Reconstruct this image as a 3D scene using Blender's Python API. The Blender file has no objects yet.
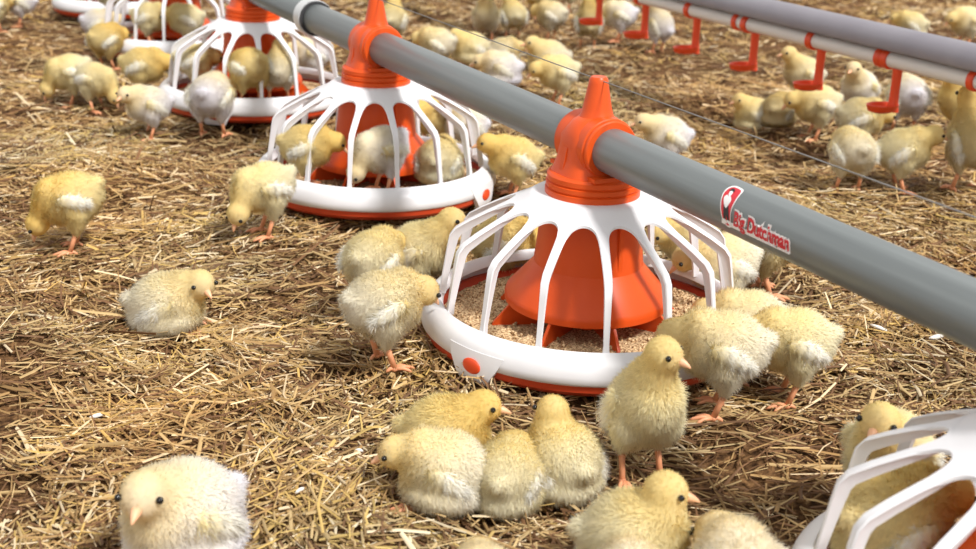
import bpy, bmesh, math, random
import numpy as np
from mathutils import Vector, Matrix, Euler, Quaternion

random.seed(7)
rng = np.random.default_rng(7)
SC = bpy.context.scene
COL = SC.collection
PI = math.pi
R_ = math.radians

# ------------------------------------------------------------------ helpers
def link(o, parent=None):
    COL.objects.link(o)
    if parent is not None:
        o.parent = parent
    return o

def tag(o, label=None, cat=None, group=None, kind=None):
    if label: o['label'] = label
    if cat: o['category'] = cat
    if group: o['group'] = group
    if kind: o['kind'] = kind
    return o

def bm_obj(name, bm, mat, parent=None, smooth=True):
    me = bpy.data.meshes.new(name)
    bm.normal_update()
    bm.to_mesh(me); bm.free()
    if smooth:
        me.polygons.foreach_set('use_smooth', [True] * len(me.polygons))
    if mat: me.materials.append(mat)
    return link(bpy.data.objects.new(name, me), parent)

def empty(name, loc, rz=0):
    o = bpy.data.objects.new(name, None)
    o.empty_display_size = .03
    o.location = loc; o.rotation_euler = (0, 0, rz)
    return link(o)

def copy_tree(o, parent=None):
    c = o.copy(); COL.objects.link(c); c.parent = parent
    for ch in list(o.children):
        copy_tree(ch, c)
    return c

def lathe(bm, prof, n=64, a0=0.0, a1=2 * PI):
    """revolve a list of (r, z) about Z"""
    full = abs(a1 - a0 - 2 * PI) < 1e-6
    cols = n if full else n + 1
    rings = []
    for r, z in prof:
        rings.append([bm.verts.new((r * math.cos(a0 + (a1 - a0) * i / n), r * math.sin(a0 + (a1 - a0) * i / n), z)) for i in range(cols)])
    for k in range(len(prof) - 1):
        for i in range(n):
            j = (i + 1) % cols
            bm.faces.new((rings[k][i], rings[k][j], rings[k + 1][j], rings[k + 1][i]))
    return rings

def loft(bm, rings, cap=True, closed=True):
    vs = [[bm.verts.new(p) for p in r] for r in rings]
    n = len(vs[0])
    for a, b in zip(vs, vs[1:]):
        for i in range(n if closed else n - 1):
            j = (i + 1) % n
            bm.faces.new((a[i], a[j], b[j], b[i]))
    if cap:
        bm.faces.new(list(reversed(vs[0]))); bm.faces.new(vs[-1])
    return vs

def tube(bm, pts, rad, n=10, cap=True):
    pts = [Vector(p) for p in pts]
    if not hasattr(rad, '__len__'): rad = [rad] * len(pts)
    rings = []
    up = None
    for i, p in enumerate(pts):
        d = (pts[min(i + 1, len(pts) - 1)] - pts[max(i - 1, 0)]).normalized()
        if up is None:
            up = Vector((0, 0, 1)) if abs(d.z) < .9 else Vector((1, 0, 0))
        s = d.cross(up).normalized(); up = s.cross(d).normalized()
        rings.append([p + rad[i] * (math.cos(2 * PI * k / n) * s + math.sin(2 * PI * k / n) * up) for k in range(n)])
    loft(bm, rings, cap)

def ball(bm, c, r, rot=None, sub=3):
    M = Matrix.Translation(c)
    if rot is not None: M = M @ rot
    if hasattr(r, '__len__'):
        M = M @ Matrix.Diagonal((r[0], r[1], r[2], 1))
    else:
        M = M @ Matrix.Diagonal((r, r, r, 1))
    bmesh.ops.create_icosphere(bm, subdivisions=sub, radius=1, matrix=M)

def box(bm, c, s, rot=None):
    M = Matrix.Translation(c)
    if rot is not None: M = M @ rot
    return bmesh.ops.create_cube(bm, size=1, matrix=M @ Matrix.Diagonal((s[0], s[1], s[2], 1)))

def evaluated(bm, mods):
    """apply modifiers to a bmesh and give back the resulting mesh"""
    me = bpy.data.meshes.new('work'); bm.to_mesh(me); bm.free()
    o = bpy.data.objects.new('work', me); COL.objects.link(o)
    for typ, kw in mods:
        m = o.modifiers.new(typ, typ)
        for k, v in kw.items(): setattr(m, k, v)
    dg = bpy.context.evaluated_depsgraph_get(); dg.update()
    out = bpy.data.meshes.new_from_object(o.evaluated_get(dg), depsgraph=dg)
    bpy.data.objects.remove(o); bpy.data.meshes.remove(me)
    return out

# ------------------------------------------------------------------ materials
def mat(name, col, rough=.5, metal=0.0, spec=.5, noise=None, trans=0.0, stretch=1.0):
    m = bpy.data.materials.new(name); m.use_nodes = True
    nt = m.node_tree; b = nt.nodes['Principled BSDF']
    b.inputs['Base Color'].default_value = (*col, 1)
    b.inputs['Roughness'].default_value = rough
    b.inputs['Metallic'].default_value = metal
    b.inputs['Specular IOR Level'].default_value = spec
    if noise:
        scale, amt, col2 = noise
        tc = nt.nodes.new('ShaderNodeTexCoord')
        n = nt.nodes.new('ShaderNodeTexNoise'); n.inputs['Scale'].default_value = scale
        n.inputs['Detail'].default_value = 6
        mp = nt.nodes.new('ShaderNodeMapping'); mp.inputs['Scale'].default_value = (1, stretch, 1)
        nt.links.new(tc.outputs['Object'], mp.inputs['Vector']); nt.links.new(mp.outputs['Vector'], n.inputs['Vector'])
        r = nt.nodes.new('ShaderNodeValToRGB')
        r.color_ramp.elements[0].position = .5 - amt; r.color_ramp.elements[1].position = .5 + amt
        r.color_ramp.elements[0].color = (*col, 1); r.color_ramp.elements[1].color = (*col2, 1)
        nt.links.new(n.outputs['Fac'], r.inputs['Fac'])
        nt.links.new(r.outputs['Color'], b.inputs['Base Color'])
    if trans:
        t = nt.nodes.new('ShaderNodeBsdfTranslucent'); t.inputs['Color'].default_value = (*col, 1)
        mx = nt.nodes.new('ShaderNodeMixShader'); mx.inputs['Fac'].default_value = trans
        nt.links.new(b.outputs[0], mx.inputs[1]); nt.links.new(t.outputs[0], mx.inputs[2])
        nt.links.new(mx.outputs[0], nt.nodes['Material Output'].inputs['Surface'])
    return m

def attr_mat(name, rough=.8, trans=.25, tint=False, spec=.2):
    """colour from the mesh's own colour attribute (plumage / straw colour), optional per-animal tint"""
    m = bpy.data.materials.new(name); m.use_nodes = True
    nt = m.node_tree; b = nt.nodes['Principled BSDF']
    a = nt.nodes.new('ShaderNodeAttribute'); a.attribute_name = 'Col'
    out = a.outputs['Color']
    if tint:
        oi = nt.nodes.new('ShaderNodeObjectInfo')
        mx = nt.nodes.new('ShaderNodeMix'); mx.data_type = 'RGBA'; mx.blend_type = 'MULTIPLY'
        mx.inputs['Factor'].default_value = 1
        nt.links.new(out, mx.inputs['A']); nt.links.new(oi.outputs['Color'], mx.inputs['B'])
        out = mx.outputs['Result']
    nt.links.new(out, b.inputs['Base Color'])
    b.inputs['Roughness'].default_value = rough
    b.inputs['Specular IOR Level'].default_value = spec
    t = nt.nodes.new('ShaderNodeBsdfTranslucent')
    nt.links.new(out, t.inputs['Color'])
    ms = nt.nodes.new('ShaderNodeMixShader'); ms.inputs['Fac'].default_value = trans
    nt.links.new(b.outputs[0], ms.inputs[1]); nt.links.new(t.outputs[0], ms.inputs[2])
    nt.links.new(ms.outputs[0], nt.nodes['Material Output'].inputs['Surface'])
    return m

M = {}
M['white'] = mat('white_plastic', (.74, .73, .755), .38, noise=(30, .3, (.79, .785, .80)), trans=.08)
M['orange'] = mat('orange_plastic', (.60, .066, .008), .36, spec=.3, noise=(22, .35, (.68, .088, .012)))
M['red_orange'] = mat('red_orange_plastic', (.50, .047, .014), .4, noise=(25, .3, (.58, .062, .016)))
M['clip'] = mat('red_plastic', (.72, .065, .012), .4)
M['feed'] = mat('feed_crumble', (.26, .14, .06), .9, noise=(480, .10, (.74, .54, .31)))
M['pipe'] = mat('galvanised_steel', (.15, .165, .168), .40, .35, noise=(90, .22, (.225, .246, .248)), stretch=.03)
M['rail'] = mat('grey_aluminium', (.23, .215, .245), .5, .2, noise=(12, .3, (.28, .265, .295)))
M['wpipe'] = mat('white_pipe_plastic', (.72, .70, .68), .4)
M['wire'] = mat('steel_wire', (.22, .21, .20), .5, .5)
M['sleeve'] = mat('bright_steel', (.62, .63, .64), .35, .3)
M['rubber'] = mat('dark_rubber', (.03, .03, .033), .6)
M['red_ink'] = mat('red_ink', (.62, .02, .035), .4)
M['white_ink'] = mat('white_ink', (.86, .84, .84), .4)
M['black_ink'] = mat('black_ink', (.02, .015, .018), .5)
M['down'] = attr_mat('chick_down', .95, .45, True, .0)
M['wing'] = attr_mat('wing_down', .9, .40, False, .05)
M['beak'] = mat('beak_horn', (.72, .36, .19), .45, noise=(150, .3, (.78, .46, .28)))
M['eye'] = mat('eye_black', (.008, .006, .005), .12)
M['leg'] = mat('leg_skin', (.68, .27, .12), .55, noise=(180, .3, (.76, .36, .20)))
M['straw'] = attr_mat('straw_stalk', .6, .12, False, .3)
M['chipwhite'] = mat('pale_shaving', (.78, .74, .68), .7)

# ------------------------------------------------------------------ camera (f in px for 976 px width)
CAM = Vector((-0.65761, -1.07297, 0.52155))
FW = Vector((0.42531134, 0.84009266, -0.33668173))
RT = Vector((0.89644374, -0.44220569, 0.02903018))
UP = Vector((0.12449454, 0.3141631, 0.9411709))
F_PX = 1296.68
cd = bpy.data.cameras.new('camera'); cam = bpy.data.objects.new('camera', cd); COL.objects.link(cam)
cam.matrix_world = Matrix(((RT.x, UP.x, -FW.x, CAM.x), (RT.y, UP.y, -FW.y, CAM.y), (RT.z, UP.z, -FW.z, CAM.z), (0, 0, 0, 1)))
cd.sensor_width = 36; cd.sensor_fit = 'HORIZONTAL'; cd.lens = F_PX / 976 * 36
cd.clip_start = .05; cd.clip_end = 60
cd.dof.use_dof = True; cd.dof.focus_distance = 1.27; cd.dof.aperture_fstop = 9
SC.camera = cam
HEAD0 = math.atan2(RT.y, RT.x)          # world heading of "facing right as seen from the camera"

def ground_at(px, py, z=0.0):
    d = FW + RT * ((px - 488) / F_PX) - UP * ((py - 274.5) / F_PX)
    t = (z - CAM.z) / d.z
    return CAM + d * t

# ------------------------------------------------------------------ floor: litter bed
_w = []
for k in range(34):
    lam = .05 * (14 ** (k / 33.0)); a = rng.uniform(0, 2 * PI); ph = rng.uniform(0, 2 * PI)
    _w.append((2 * PI / lam * math.cos(a), 2 * PI / lam * math.sin(a), ph, .0011 * (lam / .1) ** .45))
def hgt(x, y):
    s = 0 * x
    for kx, ky, ph, am in _w: s = s + am * np.sin(kx * x + ky * y + ph)
    return s - .009
def hz(x, y): return float(hgt(np.float64(x), np.float64(y)))

def patch(x, y, seed, lo=.12, hi=.9, n=14):
    r = np.random.default_rng(seed); s = 0 * x
    for k in range(n):
        lam = lo * (hi / lo) ** (k / (n - 1)); a = r.uniform(0, 2 * PI); ph = r.uniform(0, 2 * PI)
        s = s + np.sin(2 * PI / lam * (x * math.cos(a) + y * math.sin(a)) + ph)
    return s / math.sqrt(n / 2)

def make_floor():
    nx, ny = 240, 250
    xs = np.linspace(-1.3, 3.9, nx); ys = np.linspace(-1.2, 4.4, ny)
    X, Y = np.meshgrid(xs, ys)
    Z = hgt(X, Y)
    co = np.stack([X, Y, Z], -1).reshape(-1, 3)
    idx = np.arange(nx * ny).reshape(ny, nx)
    q = np.stack([idx[:-1, :-1], idx[:-1, 1:], idx[1:, 1:], idx[1:, :-1]], -1).reshape(-1, 4)
    me = bpy.data.meshes.new('floor')
    me.from_pydata(co.tolist(), [], q.tolist())
    me.polygons.foreach_set('use_smooth', [True] * len(me.polygons))
    m = bpy.data.materials.new('litter_bed'); m.use_nodes = True
    nt = m.node_tree; b = nt.nodes['Principled BSDF']; b.inputs['Roughness'].default_value = .95
    b.inputs['Specular IOR Level'].default_value = .1
    tc = nt.nodes.new('ShaderNodeTexCoord')
    n1 = nt.nodes.new('ShaderNodeTexNoise'); n1.inputs['Scale'].default_value = 160; n1.inputs['Detail'].default_value = 8
    n2 = nt.nodes.new('ShaderNodeTexNoise'); n2.inputs['Scale'].default_value = 6; n2.inputs['Detail'].default_value = 4
    nt.links.new(tc.outputs['Object'], n1.inputs['Vector']); nt.links.new(tc.outputs['Object'], n2.inputs['Vector'])
    r = nt.nodes.new('ShaderNodeValToRGB')
    e = r.color_ramp.elements; e[0].position = .33; e[0].color = (.035, .017, .008, 1); e[1].position = .7; e[1].color = (.24, .13, .055, 1)
    x = e.new(.5); x.color = (.11, .056, .024, 1)
    ad = nt.nodes.new('ShaderNodeMath'); ad.operation = 'MULTIPLY_ADD'; ad.inputs[1].default_value = .35
    nt.links.new(n2.outputs['Fac'], ad.inputs[0])
    sub = nt.nodes.new('ShaderNodeMath'); sub.operation = 'SUBTRACT'; sub.inputs[1].default_value = .175
    nt.links.new(n1.outputs['Fac'], sub.inputs[0]); nt.links.new(sub.outputs[0], ad.inputs[2])
    nt.links.new(ad.outputs[0], r.inputs['Fac']); nt.links.new(r.outputs['Color'], b.inputs['Base Color'])
    bp = nt.nodes.new('ShaderNodeBump'); bp.inputs['Strength'].default_value = .9; bp.inputs['Distance'].default_value = .006
    nt.links.new(n1.outputs['Fac'], bp.inputs['Height']); nt.links.new(bp.outputs['Normal'], b.inputs['Normal'])
    me.materials.append(m)
    o = link(bpy.data.objects.new('floor', me))
    o['kind'] = 'structure'
make_floor()

def make_straw():
    # sample positions over the part of the floor the photo could see, denser close by
    fwxy = np.array([FW.x, FW.y]); fwxy /= np.linalg.norm(fwxy)
    rtxy = np.array([fwxy[1], -fwxy[0]])
    X = []; Y = []; D = []
    bands = [(.55, 1.35, 40000), (1.35, 1.95, 40000), (1.95, 2.8, 40000), (2.8, 4.6, 34000)]
    for d0, d1, n in bands:
        d = np.sqrt(rng.uniform(d0 * d0, d1 * d1, n))
        s = rng.uniform(-1, 1, n) * (.44 * d + .16)
        X.append(CAM.x + fwxy[0] * d + rtxy[0] * s); Y.append(CAM.y + fwxy[1] * d + rtxy[1] * s); D.append(d)
    X = np.concatenate(X); Y = np.concatenate(Y); D = np.concatenate(D)
    p1 = patch(X, Y, 3, .10, .8)
    keep = rng.uniform(0, 1, len(X)) < np.clip(.74 + .30 * p1, .30, 1)
    X, Y, D, p1 = X[keep], Y[keep], D[keep], p1[keep]
    n = len(X)
    far = np.clip((D - 1.2) / 2.4, 0, 1)
    L = np.clip(np.exp(rng.normal(math.log(.021), .62, n)), .005, .085)
    W = rng.uniform(.0009, .0027, n) * (1 + .9 * far)
    big = rng.uniform(0, 1, n) < .07
    W = np.where(big, W * 1.7, W); L = np.where(big, L * 1.4, L)
    # stalks tend to lie in swirls
    flow = 0.9 * patch(X, Y, 9, .25, 1.4) + HEAD0 + .15
    ang = flow + rng.normal(0, .85, n)
    tilt = rng.normal(0, .17, n)
    tilt = np.where(rng.uniform(0, 1, n) < .06, rng.normal(0, .45, n), tilt)
    lay = rng.uniform(0, 1, n) ** 1.3
    Z = hgt(X, Y) + .0012 + lay * .0105
    # colour of each stalk
    c1 = np.array([.53, .365, .168]); c2 = np.array([.36, .218, .087]); c3 = np.array([.19, .095, .042]); c4 = np.array([.76, .60, .38]); c5 = np.array([.56, .37, .12])
    u = rng.uniform(0, 1, n) + .09 * p1
    base = np.where((u < .24)[:, None], c3, np.where((u < .57)[:, None], c2, np.where((u < .83)[:, None], c1, np.where((u < .95)[:, None], c4, c5))))
    base = base * rng.uniform(.72, 1.18, n)[:, None]
    warm = patch(X, Y, 21, .2, 1.2)
    base = base * (1 + np.clip(warm, -2, 2)[:, None] * np.array([.03, -.01, -.06]))
    dx = np.cos(ang) * np.cos(tilt); dy = np.sin(ang) * np.cos(tilt); dz = np.sin(tilt)
    d = np.stack([dx, dy, dz], 1)
    s = np.stack([-np.sin(ang), np.cos(ang), 0 * ang], 1)
    roll = rng.normal(0, .35, n)
    upv = np.cross(d, s)
    s2 = s * np.cos(roll)[:, None] + upv * np.sin(roll)[:, None]
    u2 = np.cross(d, s2)
    c = np.stack([X, Y, Z], 1)
    bend = rng.normal(0, .05, n) * L
    verts = np.zeros((n, 9, 3))
    for k, t in enumerate((-1, 0, 1)):
        ctr = c + d * (t * L / 2)[:, None] + s * (bend * (1 - abs(t)))[:, None]
        ctr[:, 2] = np.maximum(ctr[:, 2], hgt(ctr[:, 0], ctr[:, 1]) + .0008)
        wv = W * (1 if t == 0 else .8)
        verts[:, k * 3 + 0] = ctr - s2 * (wv / 2)[:, None]
        verts[:, k * 3 + 1] = ctr + u2 * (wv * .45)[:, None]
        verts[:, k * 3 + 2] = ctr + s2 * (wv / 2)[:, None]
    f = np.array([[0, 3, 4, 1], [1, 4, 5, 2], [3, 6, 7, 4], [4, 7, 8, 5]])[:, ::-1]
    faces = (np.arange(n)[:, None, None] * 9 + f[None]).reshape(-1)
    nf = n * 4
    me = bpy.data.meshes.new('straw_litter')
    me.vertices.add(n * 9); me.vertices.foreach_set('co', verts.reshape(-1))
    me.loops.add(nf * 4); me.loops.foreach_set('vertex_index', faces.astype(np.int32))
    me.polygons.add(nf); me.polygons.foreach_set('loop_start', np.arange(nf, dtype=np.int32) * 4)
    me.update(calc_edges=True); me.validate()
    ca = me.color_attributes.new('Col', 'FLOAT_COLOR', 'POINT')
    cc = np.ones((n, 9, 4)); cc[:, :, :3] = base[:, None, :]
    ca.data.foreach_set('color', cc.reshape(-1))
    me.polygons.foreach_set('use_smooth', [True] * nf)
    me.materials.append(M['straw'])
    o = link(bpy.data.objects.new('straw_litter', me))
    tag(o, 'golden chopped straw litter spread over the whole barn floor', 'straw', kind='stuff')
make_straw()

# ------------------------------------------------------------------ feeders
SP = .58738
PIPE_Z = .2141
NB = 15
def bar_profile():
    return [(.076, .1530), (.086, .1485), (.104, .1395), (.122, .1295), (.136, .1205), (.1415, .1130), (.1440, .1000), (.1470, .0800), (.1500, .0600), (.1512, .0500)]
def bar_bm(a):
    bm = bmesh.new()
    pr = bar_profile()
    rings = []
    for i, (r, z) in enumerate(pr):
        i0, i1 = max(i - 1, 0), min(i + 1, len(pr) - 1)
        tr, tz = pr[i1][0] - pr[i0][0], pr[i1][1] - pr[i0][1]
        l = math.hypot(tr, tz); nr, nz = -tz / l, tr / l
        if nz < 0 and i < 4: nr, nz = -nr, -nz
        nr, nz = abs(nr), abs(nz)
        u = i / (len(pr) - 1)
        full = PI * r / NB
        hw = [.0078, .0058, .0047, .0043, .0041, .0040, .0036, .0032, .0029, .0036][i]
        dp = [.003, .0045, .0065, .0078, .0085, .0088, .0080, .0065, .0055, .006][i]
        # T-like section: broad outer face, narrower rib towards the inside
        sec = [(-hw, 0), (-hw * .8, .0012), (hw * .8, .0012), (hw, 0), (hw * .62, -.0022), (hw * .45, -dp), (-hw * .45, -dp), (-hw * .62, -.0022)]
        rings.append([])
        for t, o in sec:
            rr, zz = r + nr * o, z + nz * o
            rings[-1].append(Vector((rr * math.cos(a) - t * math.sin(a), rr * math.sin(a) + t * math.cos(a), zz)))
    loft(bm, rings)
    bmesh.ops.recalc_face_normals(bm, faces=bm.faces)
    return bm

def web_bm():
    """scalloped arches joining the bars just under the top ring"""
    bm = bmesh.new()
    lathe(bm, [(.0470, .1600), (.0470, .1645), (.0600, .1640), (.0640, .1615), (.0700, .1575), (.0780, .1534), (.0780, .1508), (.0690, .1545), (.0600, .1605), (.0470, .1600)], 90)
    n = 28
    for k in range(NB):
        a = 2 * PI * k / NB; da = PI / NB
        top = []; bot = []
        for j in range(n + 1):
            t = -1 + 2 * j / n
            ang = a + da + t * da
            # opening edge: a rounded arch, low at the bars and high between them
            tt = min(1.0, abs(t) / .72)
            r1 = .0790 + .0150 * (1 - math.sqrt(max(0, 1 - tt * tt))) + (.003 if abs(t) > .73 else 0)
            pts = []
            for q in range(5):
                r = .0770 + (r1 - .0770) * q / 4
                pts.append((r, .1536 - (r - .0780) * .49))
            top.append([bm.verts.new((r * math.cos(ang), r * math.sin(ang), z)) for r, z in pts])
            bot.append([bm.verts.new((r * math.cos(ang), r * math.sin(ang), z - .0026)) for r, z in pts])
        for j in range(n):
            for q in range(4):
                bm.faces.new((top[j][q], top[j][q + 1], top[j + 1][q + 1], top[j + 1][q]))
                bm.faces.new((bot[j][q], bot[j + 1][q], bot[j + 1][q + 1], bot[j][q + 1]))
            bm.faces.new((top[j][4], bot[j][4], bot[j + 1][4], top[j + 1][4]))
    bmesh.ops.recalc_face_normals(bm, faces=bm.faces)
    return bm

def smooth_by_angle(o, deg=35):
    me = o.data
    bm = bmesh.new(); bm.from_mesh(me)
    for e in bm.edges:
        if len(e.link_faces) == 2 and e.calc_face_angle(0) > R_(deg): e.smooth = False
    for f in bm.faces: f.smooth = True
    bm.to_mesh(me); bm.free()

def make_feeder():
    root = empty('pan_feeder', (0, 0, 0))
    # orange-red feed pan
    bm = bmesh.new()
    lathe(bm, [(.0, .0100), (.120, .0100), (.1450, .0105), (.1590, .0130), (.1660, .0190), (.1672, .0270), (.1640, .0300), (.1590, .0300), (.1480, .0200), (.1200, .0160), (.0, .0160)], 96)
    smooth_by_angle(bm_obj('pan', bm, M['red_orange'], root))
    # white rim that snaps over the pan
    bm = bmesh.new()
    lathe(bm, [(.1475, .0440), (.1500, .0520), (.1530, .0545), (.1615, .0510), (.1670, .0450), (.1702, .0350), (.1702, .0285), (.1680, .0262), (.1660, .0275), (.1655, .0340), (.1600, .0430), (.1520, .0470), (.1475, .0440)], 120)
    rim = bm_obj('rim', bm, M['white'], root); smooth_by_angle(rim, 50)
    # locking tab that hangs below the rim, with its orange clip
    bm = bmesh.new()
    rings = []
    for hw, z, rr in ((.034, .0410, .1690), (.0290, .0300, .1718), (.0225, .0200, .1725), (.0190, .0140, .1725), (.0175, .0100, .1705)):
        ring = []
        for t in np.linspace(-1, 1, 9):
            an = t * hw / .166; ring.append(Vector((rr * math.cos(an), rr * math.sin(an), z)))
        for t in np.linspace(1, -1, 9):
            an = t * hw / .166; ring.append(Vector(((rr - .0065) * math.cos(an), (rr - .0065) * math.sin(an), z)))
        rings.append(ring)
    loft(bm, rings); bmesh.ops.recalc_face_normals(bm, faces=bm.faces)
    tab = bm_obj('locking_tab', bm, M['white'], rim); smooth_by_angle(tab, 40)
    bm = bmesh.new()
    ball(bm, (.1722, 0, .0265), (.0025, .0112, .0078), None, 3)
    bm_obj('clip', bm, M['clip'], rim)
    # feed in the pan
    bm = bmesh.new()
    lathe(bm, [(0, .028), (.05, .028), (.085, .0290), (.115, .0285), (.135, .0280), (.1500, .0275)], 60)
    bmesh.ops.recalc_face_normals(bm, faces=bm.faces)
    for v in bm.verts: v.co.z += random.uniform(-.0022, .0022)
    n = 1500
    for k in range(n):
        r = .055 + .092 * math.sqrt(random.random()); a = random.uniform(0, 2 * PI)
        z = np.interp(r, [.05, .085, .115, .135, .15], [.028, .029, .0285, .028, .0275])
        s = random.uniform(.0012, .0026)
        bmesh.ops.create_icosphere(bm, subdivisions=1, radius=s, matrix=Matrix.Translation((r * math.cos(a), r * math.sin(a), float(z) + .0006)))
    fd = bm_obj('feed', bm, M['feed'], root, smooth=False)
    fd['kind'] = 'stuff'
    # feed hopper cone with fins
    bm = bmesh.new()
    lathe(bm, [(.0450, .1620), (.0500, .1600), (.0530, .1200), (.0560, .0920), (.0590, .0880), (.0830, .0610), (.0845, .0560), (.0840, .0500), (.0820, .0500), (.0700, .0620), (.0500, .0700), (.0300, .0700), (.0300, .0180)], 72)
    for k in range(2):          # moulded seams down the tube
        a = k * PI + .5
        box(bm, (.0535 * math.cos(a), .0535 * math.sin(a), .125), (.004, .005, .075), Matrix.Rotation(a, 4, 'Z'))
    hop = bm_obj('hopper_cone', bm, M['orange'], root); smooth_by_angle(hop, 28)
    for k in range(8):
        a = 2 * PI * k / 8 + .25
        bm = bmesh.new()
        rings = []
        for sgn in (-.0015, .0015):
            rings.append([Vector((r * math.cos(a) - sgn * math.sin(a), r * math.sin(a) + sgn * math.cos(a), z)) for r, z in ((.028, .020), (.104, .0185), (.099, .032), (.080, .0530), (.028, .066))])
        loft(bm, rings); bmesh.ops.recalc_face_normals(bm, faces=bm.faces)
        bm_obj('fin', bm, M['orange'], hop, smooth=False)
    # white grill: scalloped ring and its bars
    gr = bm_obj('grill', web_bm(), M['white'], root); smooth_by_angle(gr, 40)
    for k in range(NB):
        smooth_by_angle(bm_obj('grill_bar', bar_bm(2 * PI * k / NB), M['white'], gr), 40)
    # cap: threaded collar, saddle over the pipe, nozzle on top (its own mesh, turned to the pipe)
    return root

def make_cap(root):
    bm = bmesh.new()
    lathe(bm, [(.0440, .1625), (.0478, .1640), (.0478, .1700), (.0458, .1708), (.0472, .1728), (.0472, .1768), (.0452, .1777), (.0464, .1795), (.0464, .1840), (.0440, .1865), (.030, .1870)], 72)
    # saddle body: loft from a broad foot up around the pipe
    rings = []
    for z, hx, hy in ((.183, .0415, .036), (.192, .0375, .032), (.202, .0345, .029), (.214, .0330, .0275), (.224, .0320, .0265), (.232, .0285, .0240), (.2385, .0230, .0200), (.2425, .0165, .0160)):
        ring = []
        for k in range(40):
            a = 2 * PI * k / 40
            ex = 2.0 / (3.2 if z < .225 else 2.3)
            cx = math.copysign(abs(math.cos(a)) ** ex, math.cos(a)); cy = math.copysign(abs(math.sin(a)) ** ex, math.sin(a))
            ring.append(Vector((hx * cx, hy * cy, z)))
        rings.append(ring)
    loft(bm, rings)
    # nozzle
    rings = []
    for z, r in ((.238, .0200), (.243, .0168), (.250, .0146), (.262, .0122), (.275, .0098), (.2790, .0092), (.2812, .0074)):
        rings.append([Vector((r * math.cos(2 * PI * k / 32), r * math.sin(2 * PI * k / 32), z)) for k in range(32)])
    loft(bm, rings)
    # two raised hoops around the pipe mouth
    for y0, y1, ro in ((-.0320, -.022, .0292), (.022, .0320, .0292), (-.0270, .0270, .0308)):
        rings = []
        for y, r in ((y0, ro - .0012), (y0 + .0012, ro), (y1 - .0012, ro), (y1, ro - .0012)):
            rings.append([Vector((r * math.cos(2 * PI * k / 48), y, PIPE_Z + r * math.sin(2 * PI * k / 48))) for k in range(48)])
        loft(bm, rings)
    # moulded rib down each flank and a step below the pipe mouth
    for sx in (-1, 1):
        box(bm, (sx * .0335, 0, .198), (.006, .007, .03), Matrix.Rotation(sx * -.18, 4, 'Y'))
    for sy in (-1, 1):
        box(bm, (0, sy * .036, .1885), (.050, .016, .004))
    bmesh.ops.recalc_face_normals(bm, faces=bm.faces)
    o = bm_obj('cap', bm, M['orange'], root); smooth_by_angle(o, 32)
    return o

F0 = make_feeder(); cap0 = make_cap(F0)
ang_toward_cam = math.atan2(-RT.x * 0 - FW.y, -FW.x)      # world angle of "towards the camera"
feeder_info = [   # line index, bar phase (deg right of straight-at-camera), tab phase, label
    (0, 3.4, -42, 'white and orange pan feeder in the middle, below the pipe with the logo'),
    (1, 16.0, 66, 'second pan feeder along the pipe, just behind the middle one'),
    (2, 14.5, -13, 'third pan feeder along the pipe, by the steel pipe coupling'),
    (3, 4.0, 60, 'fourth pan feeder, half hidden at the upper left'),
    (4, 10.0, 100, 'farthest pan feeder, only its rim seen at the top left edge'),
    (-1.015, 15.0, 120, 'nearest pan feeder, cut off at the bottom right corner')]
for k, (i, ph, tb, lab) in enumerate(feeder_info):
    o = F0 if k == 0 else copy_tree(F0)
    o.location = (0, i * SP, 0)
    # right of camera-facing direction = counter-clockwise seen from above
    tag(o, lab, 'feeder', 'pan feeders along the feed pipe')
    for ch in o.children:
        base = ch.name.split('.')[0]
        if base == 'grill':
            ch.rotation_euler = (0, 0, ang_toward_cam + R_(ph) - 0)
        elif base == 'rim':
            ch.rotation_euler = (0, 0, ang_toward_cam + R_(tb))
        elif base in ('hopper_cone',):
            ch.rotation_euler = (0, 0, ang_toward_cam + R_(ph * .5))

# ------------------------------------------------------------------ feed pipe, coupling, wire
def pipe(name, y0, y1, r, z, x, m, label, cat, n=48):
    bm = bmesh.new()
    ys = [y0, y0 + .001, y1 - .001, y1]
    rings = [[Vector((r_ * math.cos(2 * PI * k / n), y - (y0 + y1) / 2, r_ * math.sin(2 * PI * k / n))) for k in range(n)] for y, r_ in zip(ys, (r - .0008, r, r, r - .0008))]
    loft(bm, rings); bmesh.ops.recalc_face_normals(bm, faces=bm.faces)
    o = bm_obj(name, bm, m); smooth_by_angle(o, 40)
    o.location = (x, (y0 + y1) / 2, z)
    return tag(o, label, cat)
YJ = .850
pipe('feed_pipe', -1.05, YJ, .0222, PIPE_Z, 0, M['pipe'], 'thick grey steel feed pipe bearing the logo sticker, on top of the near feeders', 'pipe')
pipe('feed_pipe', YJ + .0005, 3.1, .0212, PIPE_Z, 0, M['pipe'], 'far length of grey steel feed pipe beyond the coupling, at the top left', 'pipe')
cp = empty('pipe_coupling', (0, YJ, PIPE_Z))
bm = bmesh.new()
rings = []
for y, r in ((-.013, .0230), (-.013, .0278), (.013, .0278), (.013, .0216), (-.013, .0230)):
    rings.append([Vector((r * math.cos(2 * PI * k / 48), y, r * math.sin(2 * PI * k / 48))) for k in range(48)])
loft(bm, rings, cap=False); bmesh.ops.recalc_face_normals(bm, faces=bm.faces)
smooth_by_angle(bm_obj('sleeve', bm, M['sleeve'], cp), 40)
bm = bmesh.new()
lath = []
for y, r in ((-.0190, .0226), (-.0190, .0262), (-.0131, .0262), (-.0131, .0226)):
    lath.append([Vector((r * math.cos(2 * PI * k / 48), y, r * math.sin(2 * PI * k / 48))) for k in range(48)])
loft(bm, lath, cap=False); bmesh.ops.recalc_face_normals(bm, faces=bm.faces)
smooth_by_angle(bm_obj('seal', bm, M['rubber'], cp), 40)
tag(cp, 'bright steel coupling joining two lengths of the grey feed pipe', 'pipe coupling')

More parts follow.
